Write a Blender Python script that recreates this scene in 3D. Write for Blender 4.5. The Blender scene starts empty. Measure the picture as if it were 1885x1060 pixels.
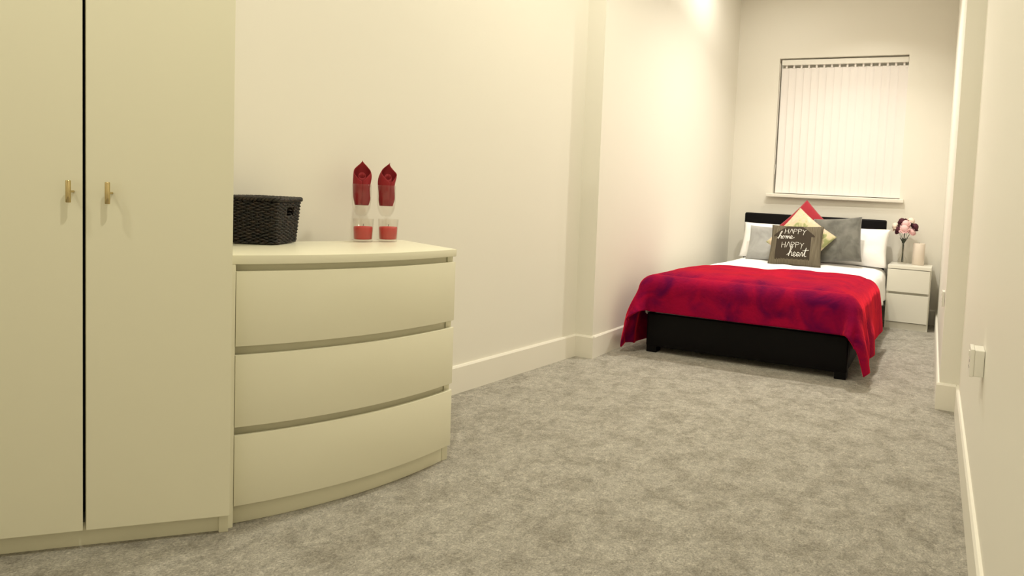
import bpy, bmesh, math, random
from mathutils import Vector, Matrix, noise
random.seed(7)
SC = bpy.context.scene
COL = SC.collection
# ------------------------------------------------------------------ camera
F_PX, PITCH, ROLL, YAW, CAM_H = 1124.44, 0.0520, 0.0537, 0.3509, 1.0438
OX, OY = 386.88, -97.39
def cam_axes():
    cy, sy = math.cos(YAW), math.sin(YAW)
    f0 = Vector((-sy, cy, 0)); r0 = Vector((cy, sy, 0)); up = Vector((0, 0, 1))
    cp, sp = math.cos(PITCH), math.sin(PITCH)
    f = f0*cp - up*sp; u = up*cp + f0*sp
    cr, sr = math.cos(ROLL), math.sin(ROLL)
    return r0*cr + u*sr, u*cr - r0*sr, f
cd = bpy.data.cameras.new('camera'); cam = bpy.data.objects.new('camera', cd); COL.objects.link(cam)
r_, u_, f_ = cam_axes()
cam.matrix_world = Matrix(((r_.x, u_.x, -f_.x, 0), (r_.y, u_.y, -f_.y, 0), (r_.z, u_.z, -f_.z, CAM_H), (0, 0, 0, 1)))
cd.sensor_fit = 'HORIZONTAL'; cd.sensor_width = 36; cd.lens = F_PX*36/1885
cd.shift_x = -OX/1885; cd.shift_y = OY/1885
cd.clip_start = 0.02
SC.camera = cam
# ------------------------------------------------------------------ light, exposure
W = bpy.data.worlds.new('world'); SC.world = W; W.use_nodes = True
W.node_tree.nodes['Background'].inputs[0].default_value = (0.01, 0.012, 0.02, 1)
W.node_tree.nodes['Background'].inputs[1].default_value = 0.2
CEIL = 3.2
WARM = (1.0, 0.945, 0.76); SOFT = (1.0, 0.945, 0.83)
def downlight(x, y, power, size=0.10, col=WARM, spread=180):
    l = bpy.data.lights.new('downlight', 'AREA'); l.shape = 'DISK'; l.size = size
    l.energy = power; l.color = col; l.spread = math.radians(spread)
    o = bpy.data.objects.new('downlight', l); COL.objects.link(o); o.location = (x, y, CEIL-0.03)
    return o
LIGHTS = [(-0.92, 4.46, 25, SOFT, 125), (-1.72, 4.98, 8.5, SOFT, 180), (-0.80, 5.2, 8, SOFT, 125), (-1.35, 2.75, 22, WARM, 165), (-0.9, 0.75, 25, WARM, 170), (-2.4, -0.1, 15, WARM, 180)]
for x, y, e, c, sp in LIGHTS: downlight(x, y, e, col=c, spread=sp)
SC.view_settings.view_transform = 'Standard'; SC.view_settings.look = 'None'
SC.view_settings.exposure = 0.0; SC.view_settings.gamma = 1; SC.view_settings.use_curve_mapping = False
SC.cycles.transparent_max_bounces = 24; SC.cycles.max_bounces = 10; SC.cycles.diffuse_bounces = 6
# ------------------------------------------------------------------ helpers
def mat(name, col, rough=0.5, metal=0.0, spec=0.5, **kw):
    m = bpy.data.materials.new(name); m.use_nodes = True
    b = m.node_tree.nodes['Principled BSDF']
    b.inputs['Base Color'].default_value = (*col, 1); b.inputs['Roughness'].default_value = rough
    b.inputs['Metallic'].default_value = metal; b.inputs['Specular IOR Level'].default_value = spec
    for k, v in kw.items(): b.inputs[k.replace('_', ' ')].default_value = v
    return m
def nodes(m): return m.node_tree.nodes, m.node_tree.links, m.node_tree.nodes['Principled BSDF']
def add_bump(m, scale, strength, dist=0.01, detail=4, coord='Object'):
    N, L, b = nodes(m)
    tc = N.new('ShaderNodeTexCoord'); t = N.new('ShaderNodeTexNoise'); t.inputs['Scale'].default_value = scale; t.inputs['Detail'].default_value = detail
    bp = N.new('ShaderNodeBump'); bp.inputs['Strength'].default_value = strength; bp.inputs['Distance'].default_value = dist
    L.new(tc.outputs[coord], t.inputs['Vector']); L.new(t.outputs['Fac'], bp.inputs['Height']); L.new(bp.outputs[0], b.inputs['Normal'])
    return t, bp
def ramp_noise(m, scale, stops, detail=3, dist=0.0, stretch=(1, 1, 1), rough=0.5):
    N, L, b = nodes(m)
    tc = N.new('ShaderNodeTexCoord'); mp = N.new('ShaderNodeMapping'); mp.inputs['Scale'].default_value = stretch
    t = N.new('ShaderNodeTexNoise'); t.inputs['Scale'].default_value = scale; t.inputs['Detail'].default_value = detail
    t.inputs['Distortion'].default_value = dist; t.inputs['Roughness'].default_value = rough
    cr = N.new('ShaderNodeValToRGB')
    while len(cr.color_ramp.elements) < len(stops): cr.color_ramp.elements.new(0.5)
    for e, (p, c) in zip(cr.color_ramp.elements, stops): e.position = p; e.color = (*c, 1)
    L.new(tc.outputs['Object'], mp.inputs[0]); L.new(mp.outputs[0], t.inputs['Vector']); L.new(t.outputs['Fac'], cr.inputs[0])
    L.new(cr.outputs[0], b.inputs['Base Color'])
    return cr

def obj(name, bm, m, parent=None, smooth=False, auto=None):
    me = bpy.data.meshes.new(name); bm.normal_update(); bm.to_mesh(me); bm.free()
    o = bpy.data.objects.new(name, me); COL.objects.link(o)
    if m: me.materials.append(m)
    if smooth: me.polygons.foreach_set('use_smooth', [True]*len(me.polygons))
    if auto is not None:
        me.polygons.foreach_set('use_smooth', [True]*len(me.polygons))
        md = o.modifiers.new('es', 'EDGE_SPLIT'); md.split_angle = math.radians(auto)
    if parent: o.parent = parent
    return o
def tag(o, label, cat, group=None):
    o['label'] = label; o['category'] = cat
    if group: o['group'] = group
    return o
def struct(o): o['kind'] = 'structure'; return o
def thing(name, label, cat, loc=(0, 0, 0), rotz=0.0, group=None):
    o = bpy.data.objects.new(name, None); COL.objects.link(o); o.location = loc; o.rotation_euler = (0, 0, rotz)
    o.empty_display_size = 0.1
    return tag(o, label, cat, group)
def prism(bm, pts, z0, z1, bevel=0.0):
    """extrude a ccw 2d outline between two heights"""
    b2 = bmesh.new()
    lo = [b2.verts.new((x, y, z0)) for x, y in pts]; hi = [b2.verts.new((x, y, z1)) for x, y in pts]
    n = len(pts)
    b2.faces.new(lo[::-1]); b2.faces.new(hi)
    for i in range(n): b2.faces.new((lo[i], lo[(i+1) % n], hi[(i+1) % n], hi[i]))
    bmesh.ops.recalc_face_normals(b2, faces=b2.faces)
    if bevel:
        es = [e for e in b2.edges if len(e.link_faces) == 2 and e.calc_face_angle(0) > math.radians(35)]
        bmesh.ops.bevel(b2, geom=es, offset=bevel, segments=2, profile=0.6, affect='EDGES', clamp_overlap=True)
    tmp = bpy.data.meshes.new('t'); b2.to_mesh(tmp); b2.free(); bm.from_mesh(tmp); bpy.data.meshes.remove(tmp)
    return bm
def box(bm, a, b, bevel=0.0):
    x0, x1 = sorted((a[0], b[0])); y0, y1 = sorted((a[1], b[1])); z0, z1 = sorted((a[2], b[2]))
    return prism(bm, [(x0, y0), (x1, y0), (x1, y1), (x0, y1)], z0, z1, bevel)
def tube(bm, pts, r, seg=8, cap=True, closed=False):
    pts = [Vector(p) for p in pts]; n = len(pts); rings = []
    rr = r if callable(r) else (lambda i: r)
    up = None
    for i, p in enumerate(pts):
        if closed: d = pts[(i+1) % n]-pts[i-1]
        else: d = pts[min(i+1, n-1)]-pts[max(i-1, 0)]
        d.normalize()
        if up is None:
            a = Vector((0, 0, 1)) if abs(d.z) < 0.9 else Vector((1, 0, 0))
            up = (a-d*a.dot(d)).normalized()
        else:
            up = (up-d*up.dot(d)); up = up.normalized() if up.length > 1e-6 else Vector((1, 0, 0))
        s = d.cross(up)
        rings.append([bm.verts.new(p+(up*math.cos(t)+s*math.sin(t))*rr(i)) for t in [2*math.pi*k/seg for k in range(seg)]])
    m = n if closed else n-1
    for i in range(m):
        A, B = rings[i], rings[(i+1) % n]
        for k in range(seg): bm.faces.new((A[k], A[(k+1) % seg], B[(k+1) % seg], B[k]))
    if cap and not closed: bm.faces.new(rings[0][::-1]); bm.faces.new(rings[-1])
    return bm
def lathe(bm, prof, seg=32, c=(0, 0)):
    rings = []
    for r, z in prof:
        if r < 1e-5: rings.append([bm.verts.new((c[0], c[1], z))])
        else: rings.append([bm.verts.new((c[0]+r*math.cos(2*math.pi*k/seg), c[1]+r*math.sin(2*math.pi*k/seg), z)) for k in range(seg)])
    for A, B in zip(rings, rings[1:]):
        for k in range(seg):
            a, b = A[k % len(A)], A[(k+1) % len(A)]; c2, d = B[(k+1) % len(B)], B[k % len(B)]
            vs = []
            for v in (a, b, c2, d):
                if v not in vs: vs.append(v)
            if len(vs) > 2: bm.faces.new(vs)
    return bm
def frame_pts(o, e, n):
    """local (a along, b back) to world xy"""
    return lambda a, b: (o[0]+e[0]*a+n[0]*b, o[1]+e[1]*a+n[1]*b)

# ------------------------------------------------------------------ materials
M = {}
M['wall'] = mat('wall_paint', (0.80, 0.775, 0.70), 0.55, spec=0.3); add_bump(M['wall'], 220, 0.06, 0.002)
M['trim'] = mat('gloss_trim_paint', (0.82, 0.79, 0.71), 0.38, spec=0.4)
M['ceil'] = mat('ceiling_paint', (0.84, 0.83, 0.80), 0.9)
M['furn'] = mat('white_foil', (0.79, 0.765, 0.605), 0.36, spec=0.45)
M['furn2'] = mat('white_foil_bedside', (0.80, 0.78, 0.70), 0.4, spec=0.45)
M['dark'] = mat('black_faux_leather', (0.0025, 0.002, 0.0025), 0.5, spec=0.12); add_bump(M['dark'], 160, 0.15, 0.003)
M['brass'] = mat('brushed_brass', (0.62, 0.50, 0.26), 0.16, 1.0)
M['white_cloth'] = mat('white_cotton', (0.93, 0.92, 0.91), 0.85); add_bump(M['white_cloth'], 14, 0.35, 0.02, 3)
M['sheet'] = mat('lilac_grey_valance', (0.50, 0.42, 0.52), 0.9)
M['plastic'] = mat('white_plastic', (0.82, 0.80, 0.74), 0.3)
M['hole'] = mat('dark_void', (0.01, 0.01, 0.012), 0.9)
M['gap_shade'] = mat('painted_gap_shade', (0.03, 0.03, 0.03), 0.9)  # near-black colour stands in for the shade behind the door gap
def thin_glass(name, ior, gl=(1, 1, 1)):
    m = bpy.data.materials.new(name); m.use_nodes = True; N = m.node_tree.nodes; L = m.node_tree.links
    N.remove(N['Principled BSDF']); out = N['Material Output']
    lw = N.new('ShaderNodeLayerWeight'); lw.inputs[0].default_value = .5
    pw = N.new('ShaderNodeMath'); pw.operation = 'POWER'; L.new(lw.outputs['Facing'], pw.inputs[0]); pw.inputs[1].default_value = 3.5
    fr = N.new('ShaderNodeMath'); fr.operation = 'MULTIPLY_ADD'; L.new(pw.outputs[0], fr.inputs[0]); fr.inputs[1].default_value = ior; fr.inputs[2].default_value = .03
    tr = N.new('ShaderNodeBsdfTransparent'); tr.inputs[0].default_value = (*gl, 1); g = N.new('ShaderNodeBsdfGlossy'); g.inputs['Roughness'].default_value = .03
    mx = N.new('ShaderNodeMixShader'); L.new(fr.outputs[0], mx.inputs[0]); L.new(tr.outputs[0], mx.inputs[1]); L.new(g.outputs[0], mx.inputs[2]); L.new(mx.outputs[0], out.inputs[0]); return m
M['glass'] = thin_glass('clear_glass', .45, (.985, .98, .97))
M['pane'] = mat('window_glass', (0.9, 0.95, 1), 0.02, Transmission_Weight=1.0, IOR=1.45)
M['wax'] = mat('red_wax', (0.50, 0.035, 0.03), 0.5, Subsurface_Weight=0.2)
M['blind'] = mat('blind_fabric', (0.86, 0.82, 0.80), 0.7); 
M['napkin'] = mat('wine_red_napkin', (0.26, 0.006, 0.012), 0.75)
M['pinkwax'] = mat('pale_pink_candle', (0.74, 0.65, 0.56), 0.4)
# carpet
def carpet():
    m = mat('carpet', (0.5, 0.47, 0.40), 1.0, spec=0.05); N, L, b = nodes(m)
    tc = N.new('ShaderNodeTexCoord')
    def ns(scale, detail, dist=0.0, rough=0.5, st=(1, 1, 1)):
        mp = N.new('ShaderNodeMapping'); mp.inputs['Scale'].default_value = st
        t = N.new('ShaderNodeTexNoise'); t.inputs['Scale'].default_value = scale; t.inputs['Detail'].default_value = detail
        t.inputs['Distortion'].default_value = dist; t.inputs['Roughness'].default_value = rough
        L.new(tc.outputs['Object'], mp.inputs[0]); L.new(mp.outputs[0], t.inputs['Vector']); return t
    big = ns(8.0, 9, 0.4, 0.74); fine = ns(150, 5, 0.6, 0.75); mid = ns(38, 4, 0.5, 0.6)
    cr = N.new('ShaderNodeValToRGB'); cr.color_ramp.elements[0].position = 0.38; cr.color_ramp.elements[0].color = (0.45, 0.418, 0.355, 1)
    cr.color_ramp.elements[1].position = 0.56; cr.color_ramp.elements[1].color = (0.615, 0.580, 0.508, 1)
    L.new(big.outputs['Fac'], cr.inputs[0])
    def mul(a, tex, lo, hi):
        mr = N.new('ShaderNodeMapRange'); mr.inputs[1].default_value = 0.3; mr.inputs[2].default_value = 0.7; mr.inputs[3].default_value = lo; mr.inputs[4].default_value = hi
        L.new(tex.outputs['Fac'], mr.inputs[0])
        mx = N.new('ShaderNodeMix'); mx.data_type = 'RGBA'; mx.blend_type = 'MULTIPLY'; mx.inputs['Factor'].default_value = 1
        L.new(a, mx.inputs['A']); L.new(mr.outputs[0], mx.inputs['B']); return mx.outputs['Result']
    c = mul(cr.outputs[0], mid, 0.78, 1.14); c = mul(c, fine, 0.55, 1.32)
    L.new(c, b.inputs['Base Color'])
    bp = N.new('ShaderNodeBump'); bp.inputs['Strength'].default_value = 0.8; bp.inputs['Distance'].default_value = 0.012
    bp2 = N.new('ShaderNodeBump'); bp2.inputs['Strength'].default_value = 0.5; bp2.inputs['Distance'].default_value = 0.03
    L.new(big.outputs['Fac'], bp2.inputs['Height']); L.new(fine.outputs['Fac'], bp.inputs['Height']); L.new(bp2.outputs[0], bp.inputs['Normal']); L.new(bp.outputs[0], b.inputs['Normal'])
    return m
M['carpet'] = carpet()

# ------------------------------------------------------------------ room shell
YRET = 3.374
def xL(y): return -2.2091+(y-YRET)*0.0824          # skirting face, near left wall
def xF(y): return -2.0796-(y-YRET)*0.024           # skirting face, left wall beside the bed
YRR = 3.455
def xR(y): return 0.103-(y-YRR)*0.0160             # near right wall
def xRF(y): return 0.006-(y-YRR)*0.0198            # right wall of the bed end
def yB(x): return 6.0628-0.010*x
ST = 0.015; HB = 0.144; T = 0.12
YD = 1.34
def wall(name, pts, z0=0, z1=CEIL): return struct(obj(name, prism(bmesh.new(), pts, z0, z1), M['wall']))
wd = (-0.764, -0.645)
PD = (xL(YD)-ST, YD); PE = (PD[0]+wd[0]*2.1, PD[1]+wd[1]*2.1); YBK = -1.0
struct(obj('floor', box(bmesh.new(), (-4.6, -1.3, -0.1), (0.7, 6.5, 0)), M['carpet']))
ceil = struct(obj('ceiling', box(bmesh.new(), (-4.6, -1.3, CEIL), (0.7, 6.5, CEIL+0.1)), M['ceil']))
for x, y, e, c, sp in LIGHTS:
    obj('downlight_ring', lathe(bmesh.new(), [(0.052, CEIL), (0.052, CEIL-0.006), (0.066, CEIL-0.006), (0.07, CEIL)], 32, (x, y)), M['plastic'], ceil, smooth=True)
wall('wall_left', [PD, (PD[0]-0.15, PD[1]+0.12), (xL(YRET)-ST-T, YRET+0.02), (xL(YRET)-ST, YRET+0.02)])
wall('wall_left_return', [(xL(YRET)-ST, YRET+ST), (xL(YRET)-ST-T, YRET+ST), (xL(YRET)-ST-T, YRET+0.3), (xF(YRET)-ST, YRET+0.3), (xF(YRET)-ST, YRET+ST)])
wall('wall_left_alcove', [(xF(YRET)-ST, YRET+0.3), (xF(YRET)-ST-T, YRET+0.3), (xF(6.3)-ST-T, 6.3), (xF(6.3)-ST, 6.3)])
wall('wall_corner', [PD, PE, (PE[0]-0.1, PE[1]+0.12), (PD[0]-0.1, PD[1]+0.12)])
wall('wall_left_rear', [PE, (PE[0], YBK), (PE[0]-T, YBK), (PE[0]-T, PE[1]+0.1)])
wall('wall_behind', [(PE[0]-T, YBK), (PE[0]-T, YBK-T), (0.5, YBK-T), (0.5, YBK)])
wall('wall_right', [(xR(YBK)+ST, YBK), (xR(YBK)+ST+T+0.2, YBK), (xR(YRR)+ST+T+0.2, YRR+ST), (xR(YRR)+ST, YRR+ST)])
wall('wall_right_alcove', [(xRF(YRR)+ST, YRR+ST), (xR(YRR)+ST+T+0.2, YRR+ST), (xR(YRR)+ST+T+0.2, 6.3), (xRF(6.3)+ST, 6.3)])
WX0, WX1, WZ0, WZ1 = -1.706, -0.440, 1.171, 2.545
REC = 0.10
bm = bmesh.new()
def bw(x0, x1, z0, z1): prism(bm, [(x0, yB(x0)+ST), (x1, yB(x1)+ST), (x1, yB(x1)+ST+0.25), (x0, yB(x0)+ST+0.25)], z0, z1)
bw(-2.4, WX0, 0, CEIL); bw(WX1, 0.4, 0, CEIL); bw(WX0, WX1, 0, WZ0); bw(WX0, WX1, WZ1, CEIL)
struct(obj('wall_back', bm, M['wall']))
# skirting boards: a run is a prism with a chamfered top
def skirt(name, runs):
    bm = bmesh.new()
    for (p, q, nrm) in runs:          # p,q on the face; nrm points into the wall
        prof = [(0, 0), (0, HB-0.010), (0.006, HB), (ST+0.001, HB), (ST+0.001, 0)]
        rings = []
        for P in (p, q): rings.append([bm.verts.new((P[0]+nrm[0]*d, P[1]+nrm[1]*d, z)) for d, z in prof])
        for i in range(5): bm.faces.new((rings[0][i], rings[0][(i+1) % 5], rings[1][(i+1) % 5], rings[1][i]))
        bm.faces.new(rings[0]); bm.faces.new(rings[1][::-1])
    bmesh.ops.recalc_face_normals(bm, faces=bm.faces)
    return struct(obj(name, bm, M['trim']))
skirt('baseboard_left', [((xL(YD+.02), YD+.02), (xL(YRET+ST), YRET+ST), (-1, 0))])
skirt('baseboard_left_return', [((xL(YRET)-.002, YRET), (xF(YRET), YRET), (0, 1))])
skirt('baseboard_left_alcove', [((xF(YRET), YRET+ST+.001), (xF(6.09), 6.09), (-1, 0))])
skirt('baseboard_back', [((xF(6.06), yB(-2.1)), (xRF(6.06), yB(-.05)), (0, 1))])
skirt('baseboard_right_alcove', [((xRF(YRR), YRR+ST+.001), (xRF(6.07), 6.07), (1, 0))])
skirt('baseboard_right_return', [((xRF(YRR), YRR), (xR(YRR)+.002, YRR), (0, 1))])
skirt('baseboard_right', [((xR(YBK), YBK), (xR(YRR+ST), YRR+ST), (1, 0))])
# window: frame, pane and sill
win = bpy.data.objects.new('window_1', None); COL.objects.link(win); win.location = (0, 0, 0); struct(win)
bm = bmesh.new(); fy = 6.08+REC
for a, b in (((WX0, fy, WZ0+.06), (WX0+.06, fy+.06, WZ1-.15)), ((WX1-.06, fy, WZ0+.06), (WX1, fy+.06, WZ1-.15)), ((WX0, fy, WZ0), (WX1, fy+.06, WZ0+.06)), ((WX0, fy, WZ1-.15), (WX1, fy+.06, WZ1)), (((WX0+WX1)/2-.03, fy, WZ0+.06), ((WX0+WX1)/2+.03, fy+.06, WZ1-.15))): box(bm, a, b)  # top rail made deeper so the gap above the slats shows grey
obj('window_frame', bm, M['plastic'], win)
obj('window_pane', box(bmesh.new(), (WX0+.05, fy+.025, WZ0+.05), (WX1-.05, fy+.035, WZ1-.05)), M['pane'], win)
bm = bmesh.new(); box(bm, (WX0-.055, 6.08-.045, WZ0-.034), (WX1+.04, 6.08+.002, WZ0+.002), 0.008); box(bm, (WX0, 6.08, WZ0-.03), (WX1, fy+.01, WZ0+.002))
obj('window_sill', bm, M['trim'], win)

# ------------------------------------------------------------------ vertical blind
BY = 6.135
bl = thing('vertical_blind', 'closed white vertical slat blind hanging in the window recess', 'blind', ((WX0+WX1)/2, BY, WZ1-.02))
def bo(x, y, z): return (x-(WX0+WX1)/2, y-BY, z-(WZ1-.02))
bx0, bx1 = WX0+.018, WX1-.004
obj('headrail', box(bmesh.new(), bo(bx0, BY-.02, WZ1-.064), bo(bx1, BY+.025, WZ1-.012), .003), M['plastic'], bl)
NS = 16; pitch = (bx1-bx0-.01)/NS
for i in range(NS):
    cx = bx0+.012+pitch*(i+.5)-.004; ang = math.radians(7)+random.uniform(-.03, .03); hw = .046
    bm = bmesh.new(); z0 = WZ0+.012; z1 = WZ1-.092
    n = 8
    cols = []
    for k in range(n+1):
        s = -1+2*k/n; x = cx+hw*s*math.cos(ang); y = BY+hw*s*math.sin(ang)+.004*(1-s*s)
        cols.append((x, y))
    pts = cols+[(x, y+.0014) for x, y in cols[::-1]]
    prism(bm, [(p[0]-(WX0+WX1)/2, p[1]-BY) for p in pts], bo(0, 0, z0+.035)[2], bo(0, 0, z1)[2])
    box(bm, bo(cx-.009, BY, z1-.002), bo(cx+.009, BY+.0015, WZ1-.05))       # hanger tab
    o = obj('slat', bm, M['blind'], bl, auto=40)
    bm = bmesh.new()
    prism(bm, [(p[0]-(WX0+WX1)/2, p[1]-BY) for p in [(x, y-.002) for x, y in cols]+[(x, y+.003) for x, y in cols[::-1]]], bo(0, 0, z0)[2], bo(0, 0, z0+.036)[2])
    obj('slat_weight', bm, M['blind'], o, auto=40)
bm = bmesh.new()
for dx in (0, .008):
    tube(bm, [bo(WX0+.007+dx*.6+.002*math.sin(t*5), BY-.035-dx, WZ1-.05-t*1.05) for t in [k/24 for k in range(25)]], .0018, 6)
tube(bm, [bo(WX0+.006+.008*t, BY-.03, WZ0+.30-.10*math.sin(t*3.14)) for t in [k/10 for k in range(11)]], .0018, 6)
obj('control_cord', bm, M['plastic'], bl, smooth=True)

# ------------------------------------------------------------------ wardrobe
WO = (-1.9031, 1.1526); CN = (-0.952, 0.306)            # CN: direction back along the right side
P = frame_pts((0, 0), wd, CN)                              # a along the front to the left, b back along the side
wr = thing('wardrobe', 'tall white two-door wardrobe with brass handles at the left', 'wardrobe', (WO[0], WO[1], 0))
WL = 0.335+0.335; WH = 2.36; t = .018; D = 0.42
bmw = bmesh.new()
db = 0.024                                               # doors stand in front of the carcass
prism(bmw, [P(0.0, db), P(0.0, D), P(t*1.2, D), P(t*1.2, db)], 0, WH)                 # right side panel
prism(bmw, [P(WL-t*1.2, db), P(WL-t*1.2, D), P(WL, D), P(WL, db)], 0, WH)
prism(bmw, [P(t, D-.01), P(t, D), P(WL-t, D), P(WL-t, D-.01)], .05, WH)
prism(bmw, [P(t, db), P(t, D-.01), P(WL-t, D-.01), P(WL-t, db)], WH-.02, WH)
prism(bmw, [P(t, db+.002), P(t, D-.01), P(WL-t, D-.01), P(WL-t, db+.002)], .052, .07)
obj('carcass', bmw, M['furn'], wr)
obj('plinth', prism(bmesh.new(), [P(t, .038), P(t, .056), P(WL-t, .056), P(WL-t, .038)], 0.0, .055), M['furn'], wr)
bm = bmesh.new(); prism(bm, [P(.05, .10), P(.05, D-.02), P(WL-.05, D-.02), P(WL-.05, .10)], .072, WH-.03); obj('gap_shade_block', bm, M['gap_shade'], wr)  # added black block, painted shade seen between the doors
G = 0.329
for (a0, a1, ha) in ((0.002, G-.0035, G-.057), (G+.0035, WL-.002, G+.023)):
    bm = bmesh.new(); prism(bm, [P(a0, .001), P(a0, .021), P(a1, .021), P(a1, .001)], .056, WH-.003, .0012)
    d = obj('door', bm, M['furn'], wr)
    # bar handle on a short post
    nx, ny = -0.645*-1, -0.764
    c = P(ha, 0); bm = bmesh.new()
    hx, hy = c[0]+nx*.020, c[1]+ny*.020
    zc = 0.983
    prof = [(0.0, zc-.029), (.0044, zc-.029), (.0052, zc-.028), (.0052, zc+.028), (.0044, zc+.029), (0, zc+.029)]
    lathe(bm, prof, 24, (hx, hy))
    tube(bm, [(c[0], c[1], zc), (hx, hy, zc)], .0032, 12)
    obj('handle', bm, M['brass'], d, auto=40)

# ------------------------------------------------------------------ bow-fronted chest of drawers
CO = (-1.9356, 1.1786); CE = (0.3062, 0.9520); CW = 0.672; CDP = 0.44; CH = 0.8166; BOW = .062
def bow(a, off=0.0): s = a/CW; return -(BOW*4*s*(1-s))+off
ch = thing('chest_of_drawers', 'white bow-fronted chest of three drawers beside the wardrobe', 'chest of drawers', (CO[0], CO[1], 0))
Q = frame_pts((0, 0), CE, CN)
def bowed(a0, a1, o0, o1, z0, z1, bev=0.0, n=20, back=None):
    aa = [a0+(a1-a0)*k/n for k in range(n+1)]
    front = [Q(a, bow(a, o0)) for a in aa]
    rear = [Q(a, bow(a, o1)) for a in aa[::-1]] if back is None else [Q(a1, back), Q(a0, back)]
    bm = bmesh.new(); prism(bm, front+rear, z0, z1, bev); return bm
obj('top_panel', bowed(-.013, CW, 0.0, 0, CH-.027, CH, .002, 24, CDP), M['furn'], ch, auto=30)
for a0, f0, pw in ((-.013, .002, .0135), (CW-.021-.003, .02, .021)):
    bm = bmesh.new(); prism(bm, [Q(a0, f0), Q(a0+pw, f0), Q(a0+pw, CDP-.005), Q(a0, CDP-.005)], 0, CH-.0275, .001)
    obj('side_panel', bm, M['furn'], ch)
obj('carcass', bowed(.001, CW-.025, .034, 0, .064, CH-.0275, 0, 20, CDP-.01), M['furn'], ch, auto=30)
obj('plinth', bowed(.001, CW-.0245, .030, .045, 0, .062, 0, 20), M['furn'], ch, auto=30)
for z0, z1 in ((.546, .7685), (.303, .519), (.0635, .2775)):
    obj('drawer', bowed(0.0015, CW-.003, .001, .020, z0, z1, .0012), M['furn'], ch, auto=30)

# ------------------------------------------------------------------ wicker basket on the chest
def basket():
    th = thing('wicker_basket', 'dark brown woven wicker basket on the chest beside the wardrobe', 'basket', (-2.148, 1.435, CH+.001), BK_ROT)
    # local: corner at origin, long side along -x, short side along +y
    Lx, Ly, Hh = .155, .16, .156; R = .012
    def peri(s, grow):
        # rounded rectangle, s in 0..1, ccw starting at bottom right corner going +y
        x0, x1, y0, y1 = -Lx-grow, grow, -grow, Ly+grow
        segs = []
        w, h = x1-x0-2*R, y1-y0-2*R; arc = math.pi*R/2; tot = 2*w+2*h+4*arc; d = s*tot
        if d < h: return (x1, y0+R+d, 1, 0, d/tot)
        d -= h
        if d < arc: a = d/R; return (x1-R+R*math.cos(a), y1-R+R*math.sin(a), math.cos(a), math.sin(a), 0)
        d -= arc
        if d < w: return (x1-R-d, y1, 0, 1, 0)
        d -= w
        if d < arc: a = math.pi/2+d/R; return (x0+R+R*math.cos(a), y1-R+R*math.sin(a), math.cos(a), math.sin(a), 0)
        d -= arc
        if d < h: return (x0, y1-R-d, -1, 0, 0)
        d -= h
        if d < arc: a = math.pi+d/R; return (x0+R+R*math.cos(a), y0+R+R*math.sin(a), math.cos(a), math.sin(a), 0)
        d -= arc
        if d < w: return (x0+R+d, y0, 0, -1, 0)
        d -= w
        a = 1.5*math.pi+d/R; return (x1-R+R*math.cos(a), y0+R+R*math.sin(a), math.cos(a), math.sin(a), 0)
    NST = 40; NR = 24; SP = 4
    bm = bmesh.new()
    for r in range(NR):
        z = .006+(Hh-.018)*r/(NR-1); grow = -.010+.010*z/Hh
        pts = []
        for k in range(NST*SP):
            s = k/(NST*SP); x, y, nx, ny, _ = peri(s, grow)
            w = math.sin(math.pi*k/SP+math.pi*r)*.0035
            jz = noise.noise(Vector((s*40, r*3.1, 0)))*.0022
            pts.append((x+nx*w, y+ny*w, z+jz, s))
        hole = .098 < z < .128
        run = []
        if hole:
            keep = [p for p in pts if not (.082 < p[3] < .165)]
            i0 = next(i for i, p in enumerate(pts) if p[3] >= .165)
            run = pts[i0:]+[p for p in pts[:i0] if p[3] <= .082]
            tube(bm, [p[:3] for p in run], .0037, 6)
        else: tube(bm, [p[:3] for p in pts], lambda i: .0037, 6, closed=True)
    for k in range(NST):                                  # upright stakes
        s = (k+.5)/NST
        if .082 < s < .165: zz = [(0, .096), (.13, Hh)]
        else: zz = [(0, Hh)]
        for a, b in zz:
            p0 = peri(s, -.010+.010*a/Hh); p1 = peri(s, -.010+.010*b/Hh)
            tube(bm, [(p0[0], p0[1], a+.003), (p1[0], p1[1], b)], .0028, 5)
    o = obj('woven_side', bm, M['wicker'], th, smooth=True)
    bm = bmesh.new()                                      # braided rim
    for ph in (0, 2.1, 4.2):
        pts = []
        for k in range(220):
            s = k/220; x, y, nx, ny, _ = peri(s, .001); a = s*2*math.pi*18+ph
            pts.append((x+nx*.0055*math.cos(a), y+ny*.0055*math.cos(a), Hh+.001+.0045*math.sin(a)))
        tube(bm, pts, .0050, 6, closed=True)
    obj('braided_rim', bm, M['wicker'], th, smooth=True)
    bm = bmesh.new()                                      # inner liner so the weave is not see-through
    NN = 60
    lo = [bm.verts.new((*peri(k/NN, -.0175)[:2], .003)) for k in range(NN)]
    hi = [bm.verts.new((*peri(k/NN, -.0085)[:2], .096)) for k in range(NN)]
    for k in range(NN): bm.faces.new((lo[k], lo[(k+1) % NN], hi[(k+1) % NN], hi[k]))
    bm.faces.new(lo[::-1])
    obj('basket_base', bm, M['hole'], th, smooth=False)
    return th
M['wicker'] = mat('dark_wicker', (0.03, 0.018, 0.012), 0.5, spec=0.5)
ramp_noise(M['wicker'], 60, [(0.42, (0.002, 0.0015, 0.001)), (0.68, (0.026, 0.015, 0.009))])
BK_ROT = 0.53
basket()

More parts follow.
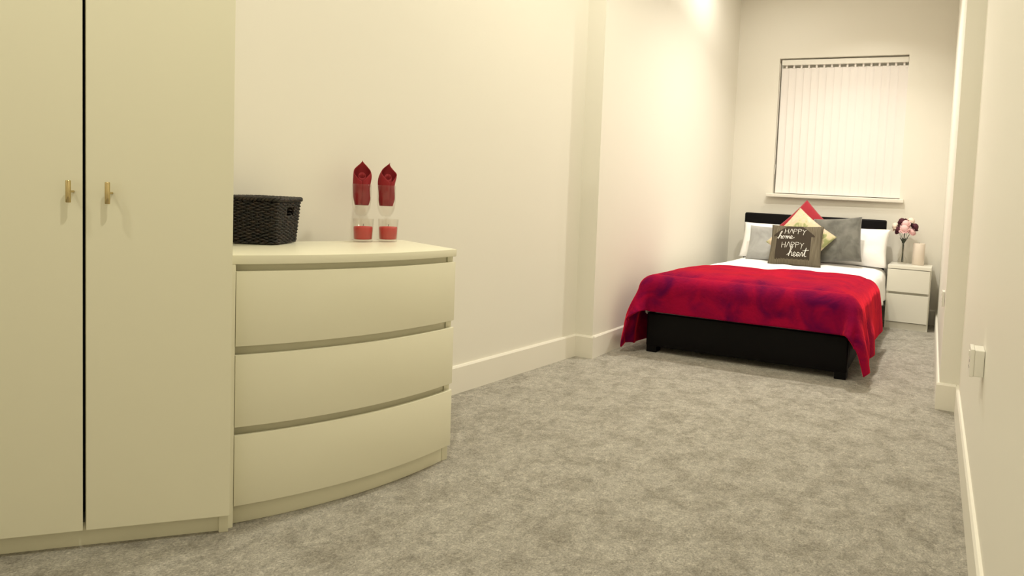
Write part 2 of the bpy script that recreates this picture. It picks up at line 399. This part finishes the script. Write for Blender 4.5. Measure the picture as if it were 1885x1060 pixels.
# ------------------------------------------------------------------ glasses
def napkin_bm(zr, top, tipx, side):
    """a folded napkin standing in a glass: an open wrapped cone with a pointed back"""
    bm = bmesh.new(); n = 28; rows = 18; grid = []
    for i in range(n+1):
        a = 2*math.pi*i/n; row = []
        # front (towards the room) low, back high and pointed
        back = 0.5*(1-math.cos(a))                         # 0 at front seam, 1 at back
        h = zr+.012+(top-zr-.012)*max(0, 1-abs(((i/n)-.5)*2)*1.05)**0.85
        for j in range(rows+1):
            v = j/rows; z = zr-.085+(h-(zr-.085))*v
            rr = .0295 if z < zr-.02 else .0295+.004*(z-zr+.02)/.06
            if z < zr-.06: rr = .024+.0055*(z-(zr-.085))/.025
            taper = 1.0
            if z > zr+.02: taper = max(.0, 1-((z-zr-.02)/(top-zr-.02))**2.2*.9)
            wob = 1+.05*math.sin(3*a+z*60)
            aa = a+side*.4
            x = rr*math.sin(aa)*taper*wob; y = -rr*math.cos(aa)*(.85)*(.5+.5*taper)
            if z > zr: x += tipx*((z-zr)/(top-zr))**1.5
            row.append(bm.verts.new((x, y, z)))
        grid.append(row)
    for i in range(n):
        for j in range(rows): bm.faces.new((grid[i][j], grid[i+1][j], grid[i+1][j+1], grid[i][j+1]))
    # rolled inner fold showing as the dark round shape above the rim
    rings = []
    for i in range(n+1):
        a = 2*math.pi*i/n; row = []
        for j in range(7):
            v = j/6; r = .019*(1-.35*v)
            row.append(bm.verts.new((r*math.sin(a)+tipx*.3, -.012+r*math.cos(a)*.6, zr-.02+(.055+.012*math.cos(a))*v)))
        rings.append(row)
    for i in range(n):
        for j in range(6): bm.faces.new((rings[i][j], rings[i+1][j], rings[i+1][j+1], rings[i][j+1]))
    bmesh.ops.recalc_face_normals(bm, faces=bm.faces)
    return bm
def wine_glass(x, y, label, nlabel, tipx, side, top):
    z = CH
    g = thing('wine_glass', label, 'wine glass', (x, y, z+.0005), 0, 'wine glasses on the chest of drawers')
    H = .226
    prof = [(0, 0), (.031, 0.0), (.032, .0015), (.012, .005), (.0045, .012), (.0036, .03), (.0036, .082), (.006, .090), (.014, .096), (.024, .108), (.031, .128), (.0345, .16), (.0345, H-.004), (.0345, H), (.0325, H), (.0325, .16), (.029, .130), (.022, .111), (.012, .100), (0, .097)]
    obj('bowl', lathe(bmesh.new(), prof[8:], 40), M['glass'], g, smooth=True)
    obj('stem', lathe(bmesh.new(), prof[3:8]+[(.010, .0945), (0, .0955)], 24), M['glass'], g, smooth=True)
    obj('foot', lathe(bmesh.new(), [(0, 0), (.031, 0), (.032, .0015), (.012, .005), (.0045, .012), (0, .0125)], 32), M['glass'], g, smooth=True)
    nk = obj('napkin', napkin_bm(H, top, tipx, side), M['napkin'], smooth=True)
    nk.location = (x, y, z+.0005); nk.rotation_euler = (0, 0, math.radians(50))
    s = nk.modifiers.new('s', 'SOLIDIFY'); s.thickness = .0012
    tag(nk, nlabel, 'napkin', 'red napkins in the wine glasses')
def tumbler(x, y, label, clabel):
    z = CH
    prof = [(0, 0), (.031, 0), (.0325, .002), (.0365, .09), (.0363, .0905), (.0350, .09), (.0315, .010), (0, .009)]
    o = obj('candle_glass', lathe(bmesh.new(), prof, 40), M['glass'], smooth=True); o.location = (x, y, z+.0005)
    tag(o, label, 'glass', 'tumblers on the chest of drawers')
    w = obj('red_candle', lathe(bmesh.new(), [(0, .0105), (.029, .0105), (.0306, .013), (.0328, .055), (.031, .060), (0, .062)], 32), M['wax'], smooth=True)
    w.location = (x, y, z+.0005); tag(w, clabel, 'candle', 'red candles in the tumblers')
    obj('wick', tube(bmesh.new(), [(0, 0, .061), (.001, 0, .070)], .001, 6), M['hole'], w)
tumbler(-2.150, 1.766, 'clear glass tumbler nearer the basket on the chest', 'red candle in the tumbler nearer the basket')
tumbler(-2.110, 1.846, 'clear glass tumbler farther from the basket, in front of the right wine glass', 'red candle in the tumbler farther from the basket')
wine_glass(-2.222, 1.815, 'clear stemmed wine glass with upright-pointed napkin, nearer the basket', 'dark red folded napkin with centred point, nearer the basket', 0.0, 0, .322)
wine_glass(-2.178, 1.893, 'clear stemmed wine glass with right-leaning napkin, farther from the basket', 'dark red folded napkin leaning right, farther from the basket', .012, 1, .320)

# ------------------------------------------------------------------ bed
BR = 0.0083; BX, BYY = -.5127, 3.741; BW, BL = 1.372, 2.10
bed = thing('bed', 'black faux leather double bed frame with mattress under the window', 'bed', (BX-BW/2, BYY, 0), BR)
hw = BW/2
def rbox(a, b, bev, seg=3):
    bm = bmesh.new(); box(bm, a, b)
    bmesh.ops.bevel(bm, geom=list(bm.edges), offset=bev, segments=seg, profile=.5, affect='EDGES'); return bm
obj('footboard', rbox((-hw, 0, .04), (hw, .06, .272), .012), M['dark'], bed, auto=50)
for s in (-1, 1): obj('side_rail', rbox((s*hw, .058, .05), (s*(hw-.05), BL, .265), .012), M['dark'], bed, auto=50)
for s in (-1, 1):
    for y0 in (.004, BL-.08): obj('leg', rbox((s*(hw-.004), y0, 0), (s*(hw-.078), y0+.075, .06), .004), M['dark'], bed)
hbm = rbox((-hw-.005, BL, .03), (hw+.005, BL+.075, .967), .016)
obj('headboard', hbm, M['dark'], bed, auto=50)
bm = bmesh.new(); tube(bm, [(-hw+.01, BL-.002, .62), (hw-.01, BL-.002, .62)], .004, 6); obj('headboard_seam', bm, M['dark'], bed, smooth=True)
obj('mattress', rbox((-hw+.055, .065, .20), (hw-.055, BL-.01, .515), .05, 5), M['white_cloth'], bed, auto=60)
obj('valance', rbox((-hw+.05, .022, .255), (hw-.05, .075, .315), .01), M['sheet'], bed)

# generic draped cloth: rectangular plateau with rounded edges, the corners hang in folds
def drape(name, m, x0, x1, ytop, yfoot, zt, dropL, dropR, dropF, rnd=.07, flare=.10, nu=110, nv=90, wr=.006, edge=None, seed=0, thick=.012, fold=.07, lean=.35, floor=.012, xmin=None, tuck=0.0, taper=0.0, cn=2.0, fr=23):
    """ytop: function of x giving the edge toward the pillows; yfoot: foot side"""
    bm = bmesh.new(); W_ = x1-x0; grid = []
    umin, umax = x0-dropL, x1+dropR
    for i in range(nu+1):
        u = umin+(umax-umin)*i/nu; row = []
        yt = ytop(min(max(u, x0), x1))
        for j in range(nv+1):
            v = (yfoot-dropF)+(yt-(yfoot-dropF))*j/nv
            dx = (x0-u) if u < x0 else (u-x1 if u > x1 else 0); sx = -1 if u < x0 else 1
            dx *= 1-taper*min(1, max(0, v-yfoot)/1.0)
            dy = max(0, yfoot-v)
            bxp = min(max(u, x0), x1); byp = max(v, yfoot)
            r = (dx**cn+dy**cn)**(1/cn) if dx > 0 and dy > 0 else dx+dy
            if r < 1e-6:
                # crown of the top surface: eases down to the edges
                ex = min(u-x0, x1-u); e = min(ex, max(v-yfoot, 0))
                z = zt-rnd*.35*math.exp(-e/.06); p = Vector((bxp, byp, z)); nd = Vector((0, 0, 1))
            else:
                th = math.atan2(dy, dx); d = Vector((sx*math.cos(th), -math.sin(th), 0))
                if dx == 0: d = Vector((0, -1, 0))
                if dy == 0: d = Vector((sx, 0, 0))
                q = r/rnd
                if q < math.pi/2: out = rnd*math.sin(q)*.9; dz = rnd*(1-math.cos(q))
                else: out = rnd*.9; dz = rnd+(r-rnd*math.pi/2)
                both = math.sin(2*th) if (dx > 0 and dy > 0) else 0
                fl = (r*fold*both*1.6)
                hang = max(0, r-rnd)
                side_flare = flare*hang if dy < dx*3 or dx > dy else 0
                sf = math.cos(th)
                fold_w = 0.0
                t = v if dx > dy else u
                fold_w = (.5+.5*math.sin(t*fr+seed+2*math.sin(t*5)))*(.03)*min(1, hang/.25)*(1 if dx > 0 else .25)
                out += fl+lean*hang*sf*flare*3+fold_w
                z = zt-rnd*.35-dz*(1-.10*both)
                p = Vector((bxp, byp, 0))+d*out+Vector((sx, -.2, 0))*(r*fold*both*.35); p.z = z; nd = d
                if p.z < floor:
                    ex = floor-p.z; p += d*ex*.35; p.z = floor+.004*math.sin(u*70)
            nz = noise.fractal(Vector((u*3.2+seed, v*3.2, seed*1.7)), 1.0, 2.1, 3)*wr+noise.noise(Vector((u*9, v*2.5+seed, 3)))*wr*.5
            p += nd*nz
            if tuck and dy > 0 and dx > .02:
                k = min(1, dy/dropF)*min(1, max(0, dx-.02)/.15); p.x -= sx*tuck*k; p.y -= .06*k
            if xmin is not None: p.x = max(p.x, xmin+.01*math.sin(v*20))
            row.append(bm.verts.new(p))
        grid.append(row)
    for i in range(nu):
        for j in range(nv): bm.faces.new((grid[i][j], grid[i+1][j], grid[i+1][j+1], grid[i][j+1]))
    bmesh.ops.recalc_face_normals(bm, faces=bm.faces)
    o = obj(name, bm, m, smooth=True)
    s = o.modifiers.new('s', 'SOLIDIFY'); s.thickness = thick; s.offset = 1
    return o
bxl, bxr = BX-BW, BX
duvet = drape('duvet', M['white_cloth'], bxl+.045, bxr-.045, lambda x: BYY+BL-.03, BYY+.09, .535, .30, .30, .12, rnd=.07, nu=90, nv=80, wr=.008, thick=.008, flare=.02, fold=.03, seed=2, lean=.1)
tag(duvet, 'smooth white duvet spread over the bed', 'duvet')
# throw
def throw_mat():
    m = mat('crimson_velour', (0.28, 0.004, 0.035), 0.85, spec=0.05); N, L, b = nodes(m)
    b.inputs['Sheen Weight'].default_value = 1.0; b.inputs['Sheen Roughness'].default_value = 0.45; b.inputs['Sheen Tint'].default_value = (1.0, 0.035, 0.05, 1)
    tc = N.new('ShaderNodeTexCoord'); t = N.new('ShaderNodeTexNoise'); t.inputs['Scale'].default_value = 5; t.inputs['Detail'].default_value = 4; t.inputs['Distortion'].default_value = .8
    cr = N.new('ShaderNodeValToRGB'); cr.color_ramp.elements[0].position = .34; cr.color_ramp.elements[0].color = (.085, .001, .042, 1); cr.color_ramp.elements[1].position = .62; cr.color_ramp.elements[1].color = (.29, .003, .036, 1)
    L.new(tc.outputs['Object'], t.inputs[0]); L.new(t.outputs['Fac'], cr.inputs[0]); L.new(cr.outputs[0], b.inputs['Base Color'])
    t2 = N.new('ShaderNodeTexNoise'); t2.inputs['Scale'].default_value = 60; bp = N.new('ShaderNodeBump'); bp.inputs['Strength'].default_value = .3; bp.inputs['Distance'].default_value = .01
    L.new(tc.outputs['Object'], t2.inputs[0]); L.new(t2.outputs['Fac'], bp.inputs['Height']); L.new(bp.outputs[0], b.inputs['Normal'])
    return m
M['throw'] = throw_mat()
throw = drape('throw_blanket', M['throw'], bxl+.03, bxr-.03, lambda x: 4.55+(x+1.15)*.28, BYY+.045, .553, .54, .50, .285, rnd=.09, nu=160, nv=110, wr=.010, thick=.010, flare=.10, fold=.09, seed=5, lean=.26, xmin=-2.02, tuck=.035, taper=.16, cn=2.5, fr=17)
tag(throw, 'crimson red velour throw draped over the foot of the bed', 'throw')

# ------------------------------------------------------------------ pillows and cushions
def puff(u, v, t, p=2.6):
    return t*(max(0, 1-abs(u)**p)*max(0, 1-abs(v)**p))**.55
def cushion_bm(w, h, t, pull=.05, seed=0, n=30, sag=0.0, wr=.006):
    bm = bmesh.new(); G = {}
    def P(i, j, s):
        u, v = -1+2*i/n, -1+2*j/n
        x = u*w/2*(1-pull*(1-v*v)*abs(u)**2); z = v*h/2*(1-pull*(1-u*u)*abs(v)**2)
        y = -s*(puff(u, v, t/2)+(0 if abs(u) > .999 or abs(v) > .999 else noise.noise(Vector((u*2.3+seed, v*2.3, s+seed)))*wr*(1-abs(u*v))))
        z -= sag*(1-u*u)*(v > 0)*v
        return Vector((x, y, z))
    for s in (1, -1):
        for i in range(n+1):
            for j in range(n+1):
                edge = i in (0, n) or j in (0, n)
                if s == -1 and edge: G[i, j, s] = G[i, j, 1]
                else: G[i, j, s] = bm.verts.new(P(i, j, s))
        for i in range(n):
            for j in range(n):
                f = [G[i, j, s], G[i+1, j, s], G[i+1, j+1, s], G[i, j+1, s]]
                try: bm.faces.new(f if s == 1 else f[::-1])
                except ValueError: pass
    bmesh.ops.recalc_face_normals(bm, faces=bm.faces)
    return bm
def place(o, x, y, z, lean=0.0, roll=0.0, yaw=0.0):
    """centre, lean back (radians), roll in its own plane, yaw"""
    o.matrix_world = Matrix.Translation((x, y, z)) @ Matrix.Rotation(yaw, 4, 'Z') @ Matrix.Rotation(-lean, 4, 'X') @ Matrix.Rotation(roll, 4, 'Y')
    return o
M['pillow'] = mat('white_pillowcase', (0.92, 0.91, 0.90), 0.85); add_bump(M['pillow'], 11, .3, .02, 3)
M['grey_velvet'] = mat('grey_velvet', (.3, .3, .29), .8, Sheen_Weight=.35); ramp_noise(M['grey_velvet'], 9, [(.35, (.085, .083, .070)), (.65, (.17, .166, .145))], 4, .5)
M['silver_velvet'] = mat('silver_grey_velvet', (.42, .42, .41), .8, Sheen_Weight=.4); ramp_noise(M['silver_velvet'], 7, [(.35, (.29, .29, .28)), (.65, (.43, .43, .42))], 4, .5)
M['red_velvet'] = mat('deep_red_cotton', (.33, .006, .02), .8, Sheen_Weight=.15)
M['floral'] = mat('cream_floral_velvet', (.7, .62, .5), .8, Sheen_Weight=.2)
ramp_noise(M['floral'], 11, [(.38, (.30, .32, .13)), (.46, (.56, .50, .30)), (.55, (.64, .46, .33)), (.66, (.68, .60, .43))], 3, .9)
ZM = .552
def lie(obj_, label, cat='cushion', group=None): return tag(obj_, label, cat, group)
p = obj('pillow', cushion_bm(.72, .365, .17, .05, 1), M['pillow'], smooth=True); place(p, -1.522, 5.70, ZM+.153, math.radians(24)); lie(p, 'white pillow against the left half of the headboard', 'pillow', 'white bed pillows')
p = obj('pillow', cushion_bm(.75, .375, .17, .06, 4), M['pillow'], smooth=True); place(p, -.850, 5.70, ZM+.160, math.radians(22)); lie(p, 'white pillow against the headboard nearest the bedside table', 'pillow', 'white bed pillows')
p = obj('cushion', cushion_bm(.43, .42, .12, .05, 9), M['red_velvet'], smooth=True); place(p, -1.232, 5.60, .828, math.radians(14), math.radians(43)); lie(p, 'plain deep red cushion standing on its corner at the very back')
p = obj('cushion', cushion_bm(.44, .34, .12, .05, 12), M['silver_velvet'], smooth=True); place(p, -1.525, 5.50, ZM+.142, math.radians(24), 0, math.radians(3)); lie(p, 'light silver grey velvet cushion, left of the centre cushions', group='grey velvet cushions')
p = obj('cushion', cushion_bm(.44, .42, .13, .06, 15), M['grey_velvet'], smooth=True); place(p, -.908, 5.47, ZM+.220, math.radians(20), math.radians(-6.5), math.radians(-4)); lie(p, 'darker grey velvet cushion, right of the centre cushions', group='grey velvet cushions')
p = obj('cushion', cushion_bm(.46, .45, .11, .07, 19), M['floral'], smooth=True); place(p, -1.215, 5.37, .758, math.radians(26), math.radians(36)); lie(p, 'cream floral patterned cushion on its corner behind the lettered one')
# lettered cushion
CWd, CHt, CT = .460, .40, .12
def happy_mat():
    m = mat('taupe_linen_print', (.2, .17, .14), .9, spec=.1); N, L, b = nodes(m)
    tc = N.new('ShaderNodeTexCoord'); sp = N.new('ShaderNodeSeparateXYZ'); L.new(tc.outputs['Object'], sp.inputs[0])
    mp = N.new('ShaderNodeMapping'); mp.inputs['Scale'].default_value = (60, 1, 2.5); L.new(tc.outputs['Object'], mp.inputs[0])
    t = N.new('ShaderNodeTexNoise'); t.inputs['Scale'].default_value = 2.2; t.inputs['Detail'].default_value = 4; L.new(mp.outputs[0], t.inputs[0])
    cr = N.new('ShaderNodeValToRGB'); cr.color_ramp.elements[0].position = .3; cr.color_ramp.elements[0].color = (.085, .070, .048, 1); cr.color_ramp.elements[1].position = .75; cr.color_ramp.elements[1].color = (.185, .160, .115, 1)
    L.new(t.outputs['Fac'], cr.inputs[0])
    def mth(op, a, bb=None, c=None):
        n = N.new('ShaderNodeMath'); n.operation = op
        for k, v in enumerate((a, bb, c)):
            if v is None: continue
            if isinstance(v, (int, float)): n.inputs[k].default_value = v
            else: L.new(v, n.inputs[k])
        return n.outputs[0]
    X, Y, Z = sp.outputs[0], sp.outputs[1], sp.outputs[2]
    ax = mth('ABSOLUTE', mth('ADD', X, .018))
    wob = mth('MULTIPLY', mth('SUBTRACT', t.outputs['Fac'], .5), .05)
    body = mth('MULTIPLY', mth('LESS_THAN', ax, .150), mth('MULTIPLY', mth('LESS_THAN', Z, .085), mth('GREATER_THAN', mth('ADD', Z, wob), -.150)))
    roofline = mth('SUBTRACT', .226, mth('MULTIPLY', ax, .82))
    roof = mth('MULTIPLY', mth('LESS_THAN', Z, roofline), mth('MULTIPLY', mth('GREATER_THAN', Z, .066), mth('LESS_THAN', ax, .178)))
    mask = mth('MULTIPLY', mth('MAXIMUM', body, roof), mth('LESS_THAN', Y, 0.0))
    mx = N.new('ShaderNodeMix'); mx.data_type = 'RGBA'; L.new(mask, mx.inputs['Factor']); L.new(cr.outputs[0], mx.inputs['A']); mx.inputs['B'].default_value = (.045, .035, .026, 1)
    L.new(mx.outputs['Result'], b.inputs['Base Color'])
    return m
M['happy'] = happy_mat(); M['ink'] = mat('white_print', (.85, .83, .78), .8)
hc = obj('cushion', cushion_bm(CWd, CHt, CT, .05, 23, 30, 0, .004), M['happy'], smooth=True)
lie(hc, 'taupe cushion lettered HAPPY home HAPPY heart, front of the pile')
def surf(x, z):
    u = x/(CWd/2); v = z/(CHt/2)
    return -(puff(u, v, CT/2)+noise.noise(Vector((u*2.3+23, v*2.3, 1+23)))*.004*(1-abs(u*v)))
def catmull(pts, n=6):
    if len(pts) < 3: return [(pts[0][0]+(pts[1][0]-pts[0][0])*k/8, pts[0][1]+(pts[1][1]-pts[0][1])*k/8) for k in range(9)]
    P_ = [pts[0]]+pts+[pts[-1]]; out = []
    for i in range(1, len(P_)-2):
        for k in range(n):
            t = k/n
            out.append(tuple(.5*((2*P_[i][d])+(-P_[i-1][d]+P_[i+1][d])*t+(2*P_[i-1][d]-5*P_[i][d]+4*P_[i+1][d]-P_[i+2][d])*t*t+(-P_[i-1][d]+3*P_[i][d]-3*P_[i+1][d]+P_[i+2][d])*t**3) for d in (0, 1)))
    return out+[pts[-1]]
CAPS = {'H': [[(0, 0), (0, 1)], [(.42, 0), (.42, 1)], [(0, .55), (.42, .55)]],
        'A': [[(0, 0), (.26, 1)], [(.26, 1), (.52, 0)]],
        'P': [[(0, 0), (0, 1)], [(0, 1), (.2, 1), (.38, .9), (.38, .68), (.2, .56), (0, .56)]],
        'Y': [[(0, 1), (.2, .55)], [(.42, 1), (.2, .5), (.12, -.12)]]}
SCR = {'h': ([[(-.15, .1), (.1, .35), (.38, .95), (.34, 1.08), (.22, .85), (.1, .35), (.04, 0), (.12, .3), (.28, .44), (.36, .34), (.34, .06), (.46, .06)]], .46),
       'o': ([[(0, .06), (.02, .3), (.18, .4), (.26, .2), (.14, .02), (.02, .14), (.1, .36), (.3, .34), (.42, .34)]], .40),
       'm': ([[(0, .34), (.08, .38), (.06, 0), (.16, .34), (.26, .34), (.25, 0), (.36, .34), (.46, .34), (.46, .06), (.58, .08)]], .56),
       'e': ([[(0, .08), (.16, .2), (.24, .36), (.12, .42), (.03, .2), (.12, 0), (.34, .12), (.5, .22)]], .36),
       'a': ([[(.26, .36), (.12, .42), (.0, .2), (.08, .0), (.24, .2), (.28, .38), (.26, .06), (.38, .06)]], .37),
       'r': ([[(0, .08), (.1, .38), (.2, .42), (.2, .3), (.22, .06), (.34, .1)]], .30),
       't': ([[(0, .1), (.14, .5), (.26, .95), (.16, .4), (.14, .04), (.3, .06)], [(-.1, .60), (.52, .72)]], .4)}
bm = bmesh.new()
def stroke(pts, r):
    tube(bm, [(x, surf(x, z)-.0005, z) for x, z in pts], r, 6)
def caps(word, x, z, h, w, sp, r):
    for i, c in enumerate(word):
        jig = [0, .02, -.03, .0, -.08][i]*h
        for s in CAPS[c]: stroke([(x+px*w, z+jig+pz*h) for px, pz in catmull(s)], r)
        x += sp
def script(word, x, z, s, r):
    for c in word:
        st, adv = SCR[c]
        for k in st: stroke([(x+px*s, z+pz*s) for px, pz in catmull(k)], r)
        x += adv*s
caps('HAPPY', -.100, .086, .052, .070, .0385, .0016)
script('home', -.154, .034, .074, .0021)
caps('HAPPY', -.114, -.052, .054, .070, .0400, .0016)
script('heart', -.050, -.128, .086, .0021)
obj('lettering', bm, M['ink'], hc, smooth=True)
place(hc, -1.218, 5.205, ZM+.158, math.radians(31), math.radians(-1.5), math.radians(5))

# ------------------------------------------------------------------ bedside table, vase, candle
NX0, NX1, NY0, NY1, NZ = -.472, -.098, 5.66, 6.045, .573
ns = thing('bedside_table', 'small white two-drawer bedside table right of the bed', 'bedside table', (NX0, NY0, 0))
w, d = NX1-NX0, NY1-NY0
obj('top_panel', box(bmesh.new(), (0, 0, NZ-.028), (w, d, NZ), .002), M['furn2'], ns)
bm = bmesh.new(); box(bm, (.001, .019, 0), (.019, d-.002, NZ-.0285)); box(bm, (w-.019, .019, 0), (w-.001, d-.002, NZ-.0285)); box(bm, (.018, .034, .06), (w-.018, d-.002, NZ-.0285))
obj('carcass', bm, M['furn2'], ns)
obj('plinth', box(bmesh.new(), (.0195, .024, 0), (w-.0195, .0335, .0595)), M['furn2'], ns)
for z0, z1 in ((.338, NZ-.034), (.068, .316)):
    obj('drawer', box(bmesh.new(), (.001, 0, z0), (w-.009, .018, z1), .0015), M['furn2'], ns)
vx, vy = -.366, 5.90
vz = NZ+.001
v = thing('glass_vase', 'slim clear glass bud vase on the bedside table', 'vase', (vx, vy, vz))
obj('vase_body', lathe(bmesh.new(), [(0, 0), (.036, 0), (.043, .006), (.044, .022), (.036, .048), (.020, .070), (.0135, .095), (.0125, .15), (.0165, .185), (.0175, .187), (.0150, .184), (.0105, .15), (.0115, .095), (.018, .071), (.034, .047), (.0415, .022), (.040, .010), (0, .008)], 32), M['glass'], v, smooth=True)
M['stem'] = mat('dark_green_stem', (.045, .055, .03), .6); M['leaf'] = mat('dark_leaf', (.04, .05, .035), .6)
M['pink'] = mat('pale_pink_petals', (.85, .55, .55), .8, Subsurface_Weight=.1); M['cream'] = mat('cream_petals', (.85, .72, .62), .8); M['plum'] = mat('dark_plum_petals', (.07, .008, .02), .8)
def bloom(r, seed):
    bm = bmesh.new(); rnd_ = random.Random(seed)
    for k in range(26):                                   # layered ruffled petals
        lay = k/26; R_ = r*(.35+.65*lay); tilt = (1-lay)*1.25+.05; az = k*2.39996
        rows = []
        for i in range(5):
            row = []
            for j in range(5):
                s = -1+2*j/4; q = i/4; wdt = R_*.62*math.sin(math.pi*(.18+.62*q))
                x = q*R_*math.cos(tilt); z = q*R_*math.sin(tilt)*.95+.0015*math.sin(9*s+k); y = s*wdt
                z += -.15*R_*s*s*(1-q)+(.10*R_*math.sin(j*2.5+k) if i == 4 else 0)
                row.append(bm.verts.new((x*math.cos(az)-y*math.sin(az), x*math.sin(az)+y*math.cos(az), z)))
            rows.append(row)
        for i in range(4):
            for j in range(4): bm.faces.new((rows[i][j], rows[i+1][j], rows[i+1][j+1], rows[i][j+1]))
    # core body
    bmesh.ops.create_icosphere(bm, subdivisions=2, radius=r*.62, matrix=Matrix.Translation((0, 0, r*.25)))
    return bm
FL = [('pink', -.005, -.055, .035, .040, 'pale pink flower low in front at the centre of the bunch'),
      ('plum', -.030, -.025, .095, .036, 'dark plum flower at the top left of the bunch'),
      ('cream', .035, .010, .098, .038, 'cream flower at the top right of the bunch'),
      ('plum', .072, -.020, .055, .036, 'dark plum flower at the right side of the bunch'),
      ('cream', -.078, -.005, .050, .038, 'cream flower at the far left of the bunch'),
      ('plum', -.050, -.035, .022, .034, 'dark plum flower at the lower left of the bunch'),
      ('pink', .000, -.045, .078, .036, 'pale pink flower high in front at the centre of the bunch'),
      ('pink', .050, -.030, .012, .036, 'pale pink flower at the lower right of the bunch'),
      ('cream', .0, .05, .07, .036, 'cream flower at the back of the bunch'),
      ]
for k, (c, dx, dy, dz, r, lab) in enumerate(FL):
    f = thing('flower', lab, 'flower', (vx, vy, vz), 0, 'cut flowers in the bud vase')
    base = Vector((dx+.012, dy, .285+dz))
    hd = obj('flower_head', bloom(r*1.5, k), M[c], f, smooth=True); hd.location = base-Vector((dx, dy, 0)).normalized()*0.0
    dirv = Vector((dx*1.6, dy*1.4-.25*.1, .09)).normalized(); hd.rotation_mode = 'QUATERNION'; hd.rotation_quaternion = Vector((0, 0, 1)).rotation_difference(dirv)
    a = k*2*math.pi/9
    bm = bmesh.new()
    tube(bm, [(.009*math.cos(a), .009*math.sin(a), .014), (.004*math.cos(a), .004*math.sin(a), .10), (.006*math.cos(a), .006*math.sin(a), .17), (dx*.3+.004, dy*.3, .225), tuple(base-dirv*.004)], .0017, 6)
    obj('stem', bm, M['stem'], f, smooth=True)
    bm = bmesh.new()                                       # a narrow leaf beside the neck
    a2 = a+.5; pts = []
    for q in range(6):
        t_ = q/5; wv = .008*math.sin(math.pi*min(1, t_+.08)); bx_ = .006*math.cos(a2)+.036*t_*math.cos(a2); by_ = .006*math.sin(a2)+.036*t_*math.sin(a2); bz_ = .19+.07*t_-.02*t_*t_
        pts.append((bm.verts.new((bx_-math.sin(a2)*wv, by_+math.cos(a2)*wv, bz_)), bm.verts.new((bx_+math.sin(a2)*wv, by_-math.cos(a2)*wv, bz_+.001))))
    for A, B in zip(pts, pts[1:]): bm.faces.new((A[0], A[1], B[1], B[0]))
    lf = obj('leaf', bm, M['leaf'], f); s = lf.modifiers.new('s', 'SOLIDIFY'); s.thickness = .0006
c = thing('pillar_candle', 'tall pale pink pillar candle on the bedside table', 'candle', (-.225, 5.90, NZ+.0005))
obj('wax', lathe(bmesh.new(), [(0, 0), (.052, 0), (.054, .002), (.054, .196), (.051, .200), (.030, .198), (0, .194)], 40), M['pinkwax'], c, smooth=True)
obj('wick', tube(bmesh.new(), [(0, 0, .193), (.001, 0, .206)], .001, 6), M['hole'], c)

# ------------------------------------------------------------------ sockets on the right wall
def socket(x, y, z, w, h, dep, label):
    s = thing('wall_socket', label, 'socket', (x, y, z), 0, 'white sockets on the right wall')
    obj('back_box', box(bmesh.new(), (-dep*.7, -w/2+.002, -h/2+.002), (0, w/2-.002, h/2-.002), .003), M['plastic'], s)
    obj('face_plate', box(bmesh.new(), (-dep, -w/2, -h/2), (-dep*.7+.0002, w/2, h/2), .003), M['plastic'], s)
    obj('switch', box(bmesh.new(), (-dep-.004, -.006, h*.16), (-dep+.001, .006, h*.36), .001), M['plastic'], s)
    bm = bmesh.new()
    for yy, zz, a, b in ((0, -.002, .002, .004), (-.011, -.020, .004, .002), (.011, -.020, .004, .002)): box(bm, (-dep-.0004, yy-a, zz-b), (-dep+.002, yy+a, zz+b))
    obj('pin_hole', bm, M['hole'], s)
socket(xR(2.10)+ST, 2.10, .585, .088, .088, .042, 'white surface socket box low on the nearer right wall')
socket(xRF(3.66)+ST, 3.66, .575, .088, .088, .014, 'slim white socket low on the right wall just past the wall corner')
